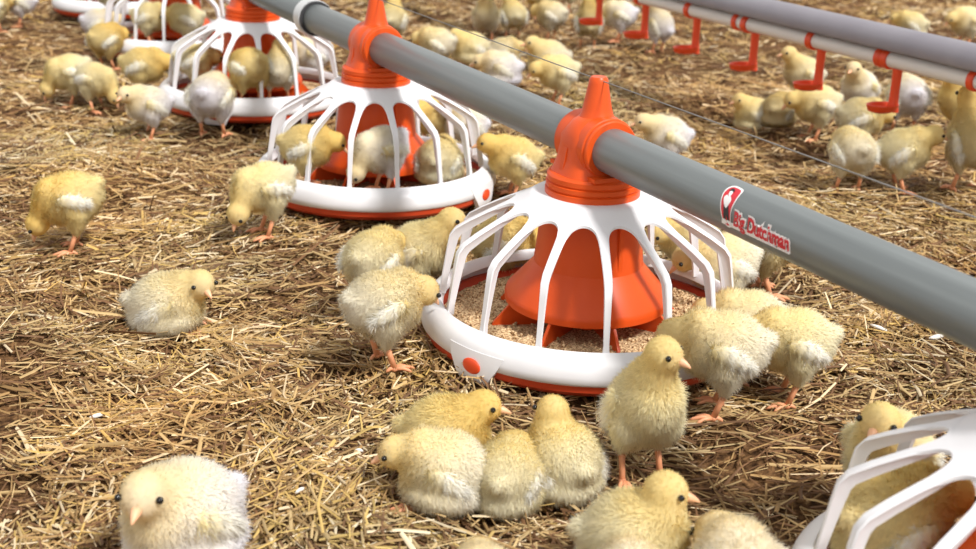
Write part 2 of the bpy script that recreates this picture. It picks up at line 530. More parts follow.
bm = bmesh.new(); tube(bm, [(0, -1.75, 0), (0, 1.75, 0)], .0006, 8)
w = bm_obj('overhead_wire', bm, M['wire']); w.location = (0, .9, .2780)
tag(w, 'thin steel wire stretched over the caps of the feeders', 'wire')

# ------------------------------------------------------------------ logo sticker on the pipe
RS = .0222
def wrap(me, Yc, th0, lift):
    """map flat (x along the pipe, y up round it) onto the pipe's flank that faces the aisle"""
    for v in me.vertices:
        th = th0 + v.co.y / RS
        r = RS + lift + v.co.z * 0
        v.co = Vector((-r * math.cos(th), -v.co.x, r * math.sin(th)))
def flat_poly(pts, sub=1):
    bm = bmesh.new()
    vs = [bm.verts.new((x, y, 0)) for x, y in pts]
    bm.faces.new(vs)
    bmesh.ops.triangulate(bm, faces=bm.faces)
    bmesh.ops.subdivide_edges(bm, edges=bm.edges, cuts=3, use_grid_fill=True)
    me = bpy.data.meshes.new('flat'); bm.to_mesh(me); bm.free(); return me
def text_mesh(body, size, offset, shear=0):
    cu = bpy.data.curves.new('t', 'FONT'); cu.body = body; cu.size = size; cu.offset = offset
    cu.align_x = 'LEFT'; cu.space_character = .92; cu.resolution_u = 4
    o = bpy.data.objects.new('t', cu); COL.objects.link(o)
    dg = bpy.context.evaluated_depsgraph_get(); dg.update()
    me = bpy.data.meshes.new_from_object(o.evaluated_get(dg), depsgraph=dg)
    bpy.data.objects.remove(o)
    return me
stk = empty('pipe_sticker', (0, -.2470, PIPE_Z))
tag(stk, 'small red and white logo sticker on the side of the grey pipe', 'sticker')
def stick(name, me, th0, lift, m, dx=0.0, sx=1.0, sy=1.0, parent=None):
    lean = .34 if sx == 1.0 and dx == 0.0 and 'lettering' not in name else 0.0
    for v in me.vertices: v.co.x = (v.co.x - lean * v.co.y) * sx + dx; v.co.y *= sy
    wrap(me, 0, th0, lift)
    me.materials.clear(); me.materials.append(m)
    me.name = name
    o = bpy.data.objects.new(name, me); link(o, parent or stk); return o
def blob(pts, n=8):
    """smooth closed outline through control points"""
    out = []; N = len(pts)
    for i in range(N):
        p0, p1, p2, p3 = pts[i - 1], pts[i], pts[(i + 1) % N], pts[(i + 2) % N]
        for k in range(n):
            t = k / n
            out.append(tuple(.5 * ((2 * b) + (c - a) * t + (2 * a - 5 * b + 4 * c - d) * t * t + (-a + 3 * b - 3 * c + d) * t ** 3) for a, b, c, d in zip(p0, p1, p2, p3)))
    return out
drop = [(.8 * x_, .92 * y_) for x_, y_ in [(-.0100, .000), (-.0095, .0110), (-.0035, .0178), (.0060, .0185), (.0115, .0165), (.0105, .0080), (.0070, -.0020), (.0045, -.0110), (.0010, -.0165), (-.0065, -.0160)]]
grow = [(x * 1.18 - .0001, y * 1.12) for x, y in drop]
TH = R_(20)
stick('emblem_border', flat_poly(blob(grow)), TH, .00035, M['white_ink'])
stick('emblem', flat_poly(blob(drop)), TH, .00060, M['red_ink'])
fig = [(-.0045, .0010), (-.0058, .0055), (-.0030, .0080), (-.0010, .0072), (.0012, .0080), (.0038, .0050), (.0022, .0015), (-.0010, -.0022)]
stick('figure_shirt', flat_poly(blob(fig)), TH, .00085, M['white_ink'])
stick('figure_head', flat_poly(blob([(-.0022, .0092), (-.0018, .0122), (.0012, .0126), (.0016, .0094), (-.0003, .0076)])), TH, .00085, M['white_ink'])
stick('figure_hat', flat_poly(blob([(-.0032, .0118), (-.0016, .0148), (.0016, .0148), (.0026, .0122), (-.0002, .0126)])), TH, .00105, M['black_ink'])
stick('figure_trousers', flat_poly([(-.0042, .0005), (-.0008, -.0022), (.0022, .0008), (.0030, -.0050), (.0026, -.0120), (.0004, -.0120), (-.0006, -.0070), (-.0022, -.0120), (-.0052, -.0120), (-.0040, -.0050)]), TH, .00085, M['black_ink'])
for k, sx_ in enumerate((-.0040, .0016)):
    stick('figure_shoe', flat_poly(blob([(sx_ - .0030, -.0128), (sx_ - .0018, -.0112), (sx_ + .0016, -.0114), (sx_ + .0024, -.0138), (sx_, -.0146)])), TH, .00085, M['white_ink'])
TT = R_(2)
wd = .0705
t1 = text_mesh('Big Dutchman', .0135, 0.0)
xs = [v.co.x for v in t1.vertices]; k = wd / (max(xs) - min(xs))
t2 = text_mesh('Big Dutchman', .0135, .0018)
stick('lettering_border', t2, TT - R_(16), .00045, M['white_ink'], .0110, k, 1.22)
t3 = text_mesh('Big Dutchman', .0135, .00045)
stick('lettering', t3, TT - R_(16), .00080, M['red_ink'], .0110, k, 1.22)
stick('lettering_base', flat_poly([(-.006, -.0035), (.0825, -.0035), (.0825, .0012), (-.004, .0012)]), TT - R_(16), .00030, M['white_ink'])

# ------------------------------------------------------------------ drinker line
DX = .80
dl = empty('drinker_line', (DX, 1.1, 0))
tag(dl, 'drinker line of white pipe and grey rail with red drip cups, across the upper right', 'drinker line')
def along(name, pts2, y0, y1, m, sm=40):
    bm = bmesh.new()
    loft(bm, [[Vector((x, y - 1.1, z)) for x, z in pts2] for y in (y0, y1)])
    bmesh.ops.recalc_face_normals(bm, faces=bm.faces)
    o = bm_obj(name, bm, m, dl); smooth_by_angle(o, sm); return o
# rail: rounded upper profile standing on a narrow flange
along('rail', [(-.0250, .1950), (-.0262, .2000), (-.0250, .2090), (-.0205, .2180), (-.0130, .2245), (-.003, .2275), (.003, .2275), (.0130, .2245), (.0205, .2180), (.0250, .2090), (.0262, .2000), (.0250, .1950), (.0100, .1935), (.0080, .1890), (-.0080, .1890), (-.0100, .1935)], -.35, 3.4, M['rail'])
along('water_pipe', [(.0124 * math.cos(2 * PI * k / 28), .1765 + .0124 * math.sin(2 * PI * k / 28)) for k in range(28)], -.35, 3.4, M['wpipe'])
def clip_bm(dy, L, parent):
    bm = bmesh.new()
    prof = [(.0155 * math.cos(2 * PI * k / 24), .1765 + .0160 * math.sin(2 * PI * k / 24)) for k in range(24)]
    prof = [(x, min(max(z, .1610), .1905)) for x, z in prof]
    loft(bm, [[Vector((x * s, dy + y, .18 + (z - .18) * s)) for x, z in prof] for y, s in ((-L / 2, .94), (-L / 2 + .001, 1), (L / 2 - .001, 1), (L / 2, .94))])
    bmesh.ops.recalc_face_normals(bm, faces=bm.faces)
    return bm
def make_cup(y, first=None):
    if first is not None:
        c = copy_tree(first, dl); c.location = (0, y - 1.1, 0); return c
    # cup body: hanging arm with a shallow tray
    bm = bmesh.new()
    rings = []
    for z, hx, hy in ((.1650, .0072, .0085), (.1580, .0070, .0078), (.1300, .0068, .0072), (.1120, .0074, .0078), (.0980, .0095, .0100)):
        rings.append([Vector((hx * math.cos(2 * PI * k / 16), hy * math.sin(2 * PI * k / 16), z)) for k in range(16)])
    loft(bm, rings)
    # tray: open dish, oval, offset towards the aisle
    prof = [(.0, .0965), (.60, .0970), (.90, .1000), (1.0, .1070), (1.03, .1095), (.95, .1093), (.86, .1040), (.55, .1010), (.0, .1000)]
    vs = []
    for s, z in prof:
        vs.append([bm.verts.new((-.0160 + .0270 * s * math.cos(2 * PI * k / 32), .006 + .0200 * s * math.sin(2 * PI * k / 32), z)) for k in range(32)])
    for a, b in zip(vs, vs[1:]):
        for k in range(32): bm.faces.new((a[k], a[(k + 1) % 32], b[(k + 1) % 32], b[k]))
    bmesh.ops.remove_doubles(bm, verts=bm.verts, dist=1e-6)
    bmesh.ops.recalc_face_normals(bm, faces=bm.faces)
    c = bm_obj('drip_cup', bm, M['clip'], dl); smooth_by_angle(c, 40)
    c.location = (0, y - 1.1, 0)
    smooth_by_angle(bm_obj('saddle_clip', clip_bm(.022, .014, c), M['clip'], c), 40)
    bm = bmesh.new(); tube(bm, [(0, 0, .169), (0, 0, .150), (0, 0, .148)], [.0035, .0035, .0015], 10)
    return c
cup0 = make_cup(.428)
for k in range(1, 6): make_cup(.428 + .1784 * k, cup0)
for y in (.2716, .428 + .036, .835, 1.39, 2.0):
    smooth_by_angle(bm_obj('pipe_clip', clip_bm(y - 1.1, .012, None), M['clip'], dl), 40)

# ------------------------------------------------------------------ chicks
CREAM = np.array([.93, .82, .50]); YEL = np.array([.93, .73, .28]); WHT = np.array([.97, .94, .82]); BELLY = np.array([.95, .88, .64])

def rotYP(yaw, pitch):
    return Matrix.Rotation(yaw, 4, 'Z') @ Matrix.Rotation(-pitch, 4, 'Y')

POSES = {
    # z: body centre height, bp: body pitch, head: position, hy: head yaw, hp: head pitch, sit
    'stand': dict(z=.063, bp=14, head=(.034, 0, .102), hy=0, hp=-5, sit=0),
    'stand_l': dict(z=.063, bp=14, head=(.031, .006, .101), hy=40, hp=-6, sit=0),
    'stand_r': dict(z=.063, bp=14, head=(.031, -.006, .101), hy=-40, hp=-6, sit=0),
    'alert': dict(z=.065, bp=32, head=(.021, 0, .114), hy=0, hp=-4, sit=0),
    'alert_l': dict(z=.066, bp=40, head=(.019, .003, .115), hy=42, hp=-4, sit=0),
    'feed': dict(z=.064, bp=-2, head=(.043, 0, .071), hy=0, hp=-38, sit=0),
    'peck': dict(z=.066, bp=-18, head=(.041, 0, .036), hy=0, hp=-66, sit=0),
    'peck_l': dict(z=.066, bp=-16, head=(.038, .012, .038), hy=28, hp=-60, sit=0),
    'level': dict(z=.063, bp=8, head=(.041, 0, .087), hy=0, hp=-10, sit=0),
    'level_l': dict(z=.063, bp=8, head=(.038, .008, .085), hy=35, hp=-12, sit=0),
    'sit_up': dict(z=.036, bp=10, head=(.019, 0, .072), hy=0, hp=-8, sit=1),
    'sit': dict(z=.034, bp=8, head=(.031, 0, .061), hy=0, hp=-4, sit=1),
    'sit_l': dict(z=.037, bp=8, head=(.030, .008, .064), hy=40, hp=-8, sit=1),
    'sit_r': dict(z=.031, bp=6, head=(.035, -.008, .055), hy=-58, hp=-14, sit=1),
    'sit_low': dict(z=.035, bp=4, head=(.040, 0, .046), hy=10, hp=-20, sit=1),
}

def chick_proto(key):
    P = POSES[key]
    z, bp, sit = P['z'], R_(P['bp']), P['sit']
    hd = Vector(P['head']); Hm = rotYP(R_(P['hy']), R_(P['hp']))
    Bm = Matrix.Rotation(-bp, 4, 'Y')
    bc = Vector((0, 0, z))
    def B(x, y, zz): return bc + (Bm @ Vector((x, y, zz)))
    bm = bmesh.new()
    ball(bm, B(-.003, 0, .001), (.0335, .0300 if not sit else .0325, .0305), Bm)      # trunk
    ball(bm, B(.013, 0, -.002), (.0235, .0250, .0250), Bm)                             # breast
    ball(bm, B(-.015, 0, .001), (.0235, .0255, .0240), Bm)                             # rump
    ball(bm, B(-.034, 0, .008), (.0120, .0100, .0075), Bm @ Matrix.Rotation(.55, 4, 'Y'))   # tail tuft
    # neck
    sh = B(.018, 0, .012)
    for k in range(6):
        t = k / 5
        p = sh.lerp(hd, t * .9)
        ball(bm, p, .0215 * (1 - t) + .0128 * t, None, 2)
    # head
    ball(bm, hd, (.0162, .0148, .0150), Hm)
    ball(bm, hd + Hm @ Vector((.0075, 0, -.0015)), (.0098, .0105, .0098), Hm, 2)
    hips = []
    if not sit:
        for s in (-1, 1):
            a = B(-.004, s * .0175, -.013); hk = Vector((-.006, s * .0165, .0265))
            for k in range(5):
                t = k / 4
                ball(bm, a.lerp(hk, t), .0150 * (1 - t) + .0050 * t, None, 2)
    else:
        ball(bm, (-.002, 0, .018), (.038, .036, .0175), None)                           # belly spread on the straw
    me = evaluated(bm, [('REMESH', dict(mode='VOXEL', voxel_size=.0028)), ('SMOOTH', dict(factor=.6, iterations=7))])
    me.name = 'chick'
    me.polygons.foreach_set('use_smooth', [True] * len(me.polygons))
    nv = len(me.vertices)
    co = np.zeros(nv * 3); me.vertices.foreach_get('co', co); co = co.reshape(-1, 3)
    if sit: co[:, 2] = np.maximum(co[:, 2], .001); me.vertices.foreach_set('co', co.reshape(-1))
    hdv = np.array(hd)
    hinv = np.array(Hm.inverted().to_3x3()); binv = np.array(Bm.inverted().to_3x3())
    def colour(p):
        dh = np.linalg.norm(p - hdv, axis=1)
        q = (p - np.array(bc)) @ binv.T
        c = np.tile(CREAM, (len(p), 1))
        bl = np.clip((-q[:, 2] - .004) / .02, 0, 1)[:, None]; c = c * (1 - bl) + BELLY * bl
        rear = np.clip((-q[:, 0] - .005) / .03, 0, 1)[:, None] * .6; c = c * (1 - rear) + WHT * rear
        sd = np.clip((np.abs(q[:, 1]) - .014) / .012, 0, 1)[:, None] * .25; c = c * (1 - sd) + WHT * sd
        hh = np.clip(1 - (dh - .0145) / .024, 0, 1)[:, None] * .62; c = c * (1 - hh) + YEL * hh
        cheek = np.clip(((p - hdv) @ hinv.T)[:, 0] / .013, 0, 1)[:, None] * (dh < .020)[:, None] * .3
        return c * (1 - cheek) + np.array([.95, .80, .52]) * cheek
    ca = me.color_attributes.new('Col', 'FLOAT_COLOR', 'POINT')
    cc = np.ones((nv, 4)); cc[:, :3] = colour(co) * .96
    ca.data.foreach_set('color', cc.reshape(-1))
    me.materials.append(M['down'])
    root = link(bpy.data.objects.new('chick', me))

    # -------- down: fine tapered barbs over the whole skin
    me.calc_loop_triangles()
    nt = len(me.loop_triangles)
    tri = np.zeros(nt * 3, dtype=np.int32); me.loop_triangles.foreach_get('vertices', tri); tri = tri.reshape(-1, 3)
    vn = np.zeros(nv * 3); me.vertex_normals.foreach_get('vector', vn); vn = vn.reshape(-1, 3)
    A, Bv, Cv = co[tri[:, 0]], co[tri[:, 1]], co[tri[:, 2]]
    ar = np.linalg.norm(np.cross(Bv - A, Cv - A), axis=1)
    r = np.random.default_rng(sum(map(ord, key)))
    def barbs(name, N, size, parent, pos=None, nor=None, mats=None, flowdir=None, col=None):
        if pos is None:
            t = r.choice(nt, N, p=ar / ar.sum())
            u, v = r.uniform(0, 1, N), r.uniform(0, 1, N); fl = u + v > 1; u[fl] = 1 - u[fl]; v[fl] = 1 - v[fl]
            w0 = 1 - u - v
            p = A[t] * w0[:, None] + Bv[t] * u[:, None] + Cv[t] * v[:, None]
            n = vn[tri[t, 0]] * w0[:, None] + vn[tri[t, 1]] * u[:, None] + vn[tri[t, 2]] * v[:, None]
        else:
            p, n = pos, nor
        n = n / np.linalg.norm(n, axis=1)[:, None]
        lp = (p - hdv) @ hinv.T
        dh = np.linalg.norm(p - hdv, axis=1)
        hw = np.clip(1 - (dh - .0155) / .012, 0, 1)
        fb = np.array(Bm.to_3x3() @ Vector((-1, 0, -.45))); fh = np.array(Hm.to_3x3() @ Vector((-1, 0, -.25)))
        fdir = fb[None] * (1 - hw)[:, None] + fh[None] * hw[:, None]
        if flowdir is not None: fdir = np.tile(flowdir, (len(p), 1))
        tg = fdir - n * (fdir * n).sum(1)[:, None]
        tg = tg / (np.linalg.norm(tg, axis=1)[:, None] + 1e-6)
        lift = r.uniform(.45, 1.15, len(p))
        d = n * np.sin(lift)[:, None] + tg * np.cos(lift)[:, None] + r.normal(0, .34, (len(p), 3))
        d /= np.linalg.norm(d, axis=1)[:, None]
        L = size * r.uniform(.6, 1.35, len(p)) * (1 - .58 * hw)
        L = np.where(p[:, 2] < .035 if not sit else p[:, 2] < .004, L * .55, L)
        # keep the face clear round eyes and beak
        ok = np.ones(len(p), bool)
        for s in (-1, 1):
            ok &= np.linalg.norm(lp - np.array([.0080, s * .0134, .0034]), axis=1) > .0044
        ok &= ~((lp[:, 0] > .0155) & (dh < .026))
        p, n, d, L = p[ok], n[ok], d[ok], L[ok]; m = len(p)
        side = np.cross(d, n); side /= np.linalg.norm(side, axis=1)[:, None] + 1e-9
        wv = r.uniform(.00018, .00042, m)
        b0 = p - n * .0008
        mid = b0 + d * (L * .55)[:, None]
        tip = b0 + d * L[:, None] - np.array([0, 0, 1]) * (L * .12)[:, None]
        V = np.stack([b0 - side * wv[:, None], b0 + side * wv[:, None], mid + side * (wv * .7)[:, None], mid - side * (wv * .7)[:, None], tip], 1)
        # winding so that the outer side faces away from the skin
        q4 = np.array([0, 1, 2, 3]); t3 = np.array([3, 2, 4])
        g = np.cross(V[:, 1] - V[:, 0], V[:, 3] - V[:, 0]); flip = (g * n).sum(1) < 0
        V[flip] = V[flip][:, [1, 0, 3, 2, 4]]
        mm = bpy.data.meshes.new(name)
        mm.vertices.add(m * 5); mm.vertices.foreach_set('co', V.reshape(-1))
        loops = np.concatenate([np.arange(m)[:, None] * 5 + q4, np.arange(m)[:, None] * 5 + t3], 1).reshape(-1)
        st = np.stack([np.arange(m) * 7, np.arange(m) * 7 + 4], 1).reshape(-1)
        mm.loops.add(m * 7); mm.loops.foreach_set('vertex_index', loops.astype(np.int32))
        mm.polygons.add(m * 2); mm.polygons.foreach_set('loop_start', st.astype(np.int32))
        mm.update(calc_edges=True)
        if col is None: c = colour(p)
        else:
            q = (p - np.array(bc)) @ binv.T
            f = np.clip((.006 - q[:, 0]) / .014, 0, 1)[:, None]
            c = CREAM * (1 - f) + col * f
        c = c * r.uniform(.90, 1.10, m)[:, None]
        C5 = np.ones((m, 5, 4)); C5[:, :, :3] = c[:, None, :]
        a = mm.color_attributes.new('Col', 'FLOAT_COLOR', 'POINT'); a.data.foreach_set('color', C5.reshape(-1))
        nn = n + r.normal(0, .08, (m, 3)) + d * .06; nn /= np.linalg.norm(nn, axis=1)[:, None]
        mm.polygons.foreach_set('use_smooth', [True] * (m * 2))
        mm.normals_split_custom_set_from_vertices(np.repeat(nn, 5, 0).tolist())
        mm.materials.append(mats or M['down'])
        return mm
    link(bpy.data.objects.new('down', barbs('down', 26000, .0062, root)), root)

    # -------- wings: small folded stubs with pale feather tips
    for s in (-1, 1):
        wb = bmesh.new()
        rings = []
        for t, hh, th in ((0, .002, .0012), (.12, .0055, .0030), (.35, .0085, .0044), (.6, .0085, .0050), (.82, .0062, .0042), (1.0, .0020, .0010)):
            cx = .010 - .036 * t; cz = .007 - .012 * t * t - .001
            cy = .0275 + .0032 * math.sin(t * PI) - .0015 * t
            rings.append([B(cx, s * (cy + th * math.cos(2 * PI * k / 16)), cz + hh * math.sin(2 * PI * k / 16)) for k in range(16)])
        loft(wb, rings); bmesh.ops.recalc_face_normals(wb, faces=wb.faces)
        wb.normal_update()
        pos = []; nor = []
        for f in wb.faces:
            for q in range(16):
                ws = [random.random() for _ in f.verts]; sm = sum(ws)
                pos.append(np.array(sum((v.co * (w / sm) for v, w in zip(f.verts, ws)), Vector())))
                nor.append(np.array(f.normal))
        wm = barbs('wing', 0, .0088, None, np.array(pos), np.array(nor), M['wing'], np.array(Bm.to_3x3() @ Vector((-1, 0, -.3))), np.array([.98, .96, .89]))
        # join stub surface and its barbs in one mesh
        nb = bmesh.new(); nb.from_mesh(wm)
        k0 = len(nb.verts)
        lay = nb.verts.layers.float_color.get('Col')
        mp = {}
        for v in wb.verts:
            nv_ = nb.verts.new(v.co); nv_[lay] = (.96, .91, .74, 1); mp[v] = nv_
        for f in wb.faces:
            nf = nb.faces.new([mp[v] for v in f.verts]); nf.smooth = True
        wb.free()
        wm2 = bpy.data.meshes.new('wing'); nb.to_mesh(wm2); nb.free()
        wm2.materials.append(M['wing'])
        bpy.data.meshes.remove(wm)
        o = link(bpy.data.objects.new('wing', wm2), root); o['label'] = 'pale wing'

    # -------- beak
    bk = bmesh.new()
    rings = []
    for x, hw, hh, zc in ((.0125, .0040, .0040, -.0010), (.0165, .0034, .0034, -.0013), (.0200, .0025, .0026, -.0020), (.0232, .0013, .0015, -.0030), (.0248, .0004, .0006, -.0038)):
        rings.append([hd + Hm @ Vector((x, hw * math.cos(2 * PI * k / 12), zc + hh * math.sin(2 * PI * k / 12))) for k in range(12)])
    loft(bk, rings); bmesh.ops.recalc_face_normals(bk, faces=bk.faces)
    bm_obj('beak', bk, M['beak'], root)
    # -------- eyes
    for s in (-1, 1):
        eb = bmesh.new(); ball(eb, hd + Hm @ Vector((.0092, s * .0128, .0034)), .0025, None, 2)
        bm_obj('eye', eb, M['eye'], root)
    # -------- legs with toes
    for s in (-1, 1):
        lb = bmesh.new()
        if not sit:
            hk = Vector((-.0065, s * .0165, .0300)); ft = Vector((.002, s * .0180, .0042))
            tube(lb, [hk, hk.lerp(ft, .5), ft], [.0034, .0027, .0030], 10)
        else:
            ft = Vector((.022, s * .0180, .0042)); hk = Vector((-.004, s * .018, .0075))
            tube(lb, [hk, ft], [.0030, .0028], 10)
        ball(lb, ft, .0034, None, 2)
        for da, ln in ((-.45, .0165), (0, .0205), (.45, .0165), (PI, .0085)):
            d = Vector((math.cos(da + s * .15), math.sin(da + s * .15), 0))
            tube(lb, [ft, ft + d * ln * .5 + Vector((0, 0, .0003)), ft + d * ln * .85 + Vector((0, 0, -.0016)), ft + d * ln + Vector((0, 0, -.0030))], [.0023, .0020, .0016, .0006], 8)
        bm_obj('leg', lb, M['leg'], root)
    return root

YELLOW = (1.0, .935, .70, 1); PALE = (1.0, 1.01, 1.10, 1); WHITE = (1.02, 1.07, 1.42, 1); CREAMY = (1.0, 1.0, .98, 1); BUFF = (.90, .85, .72, 1)
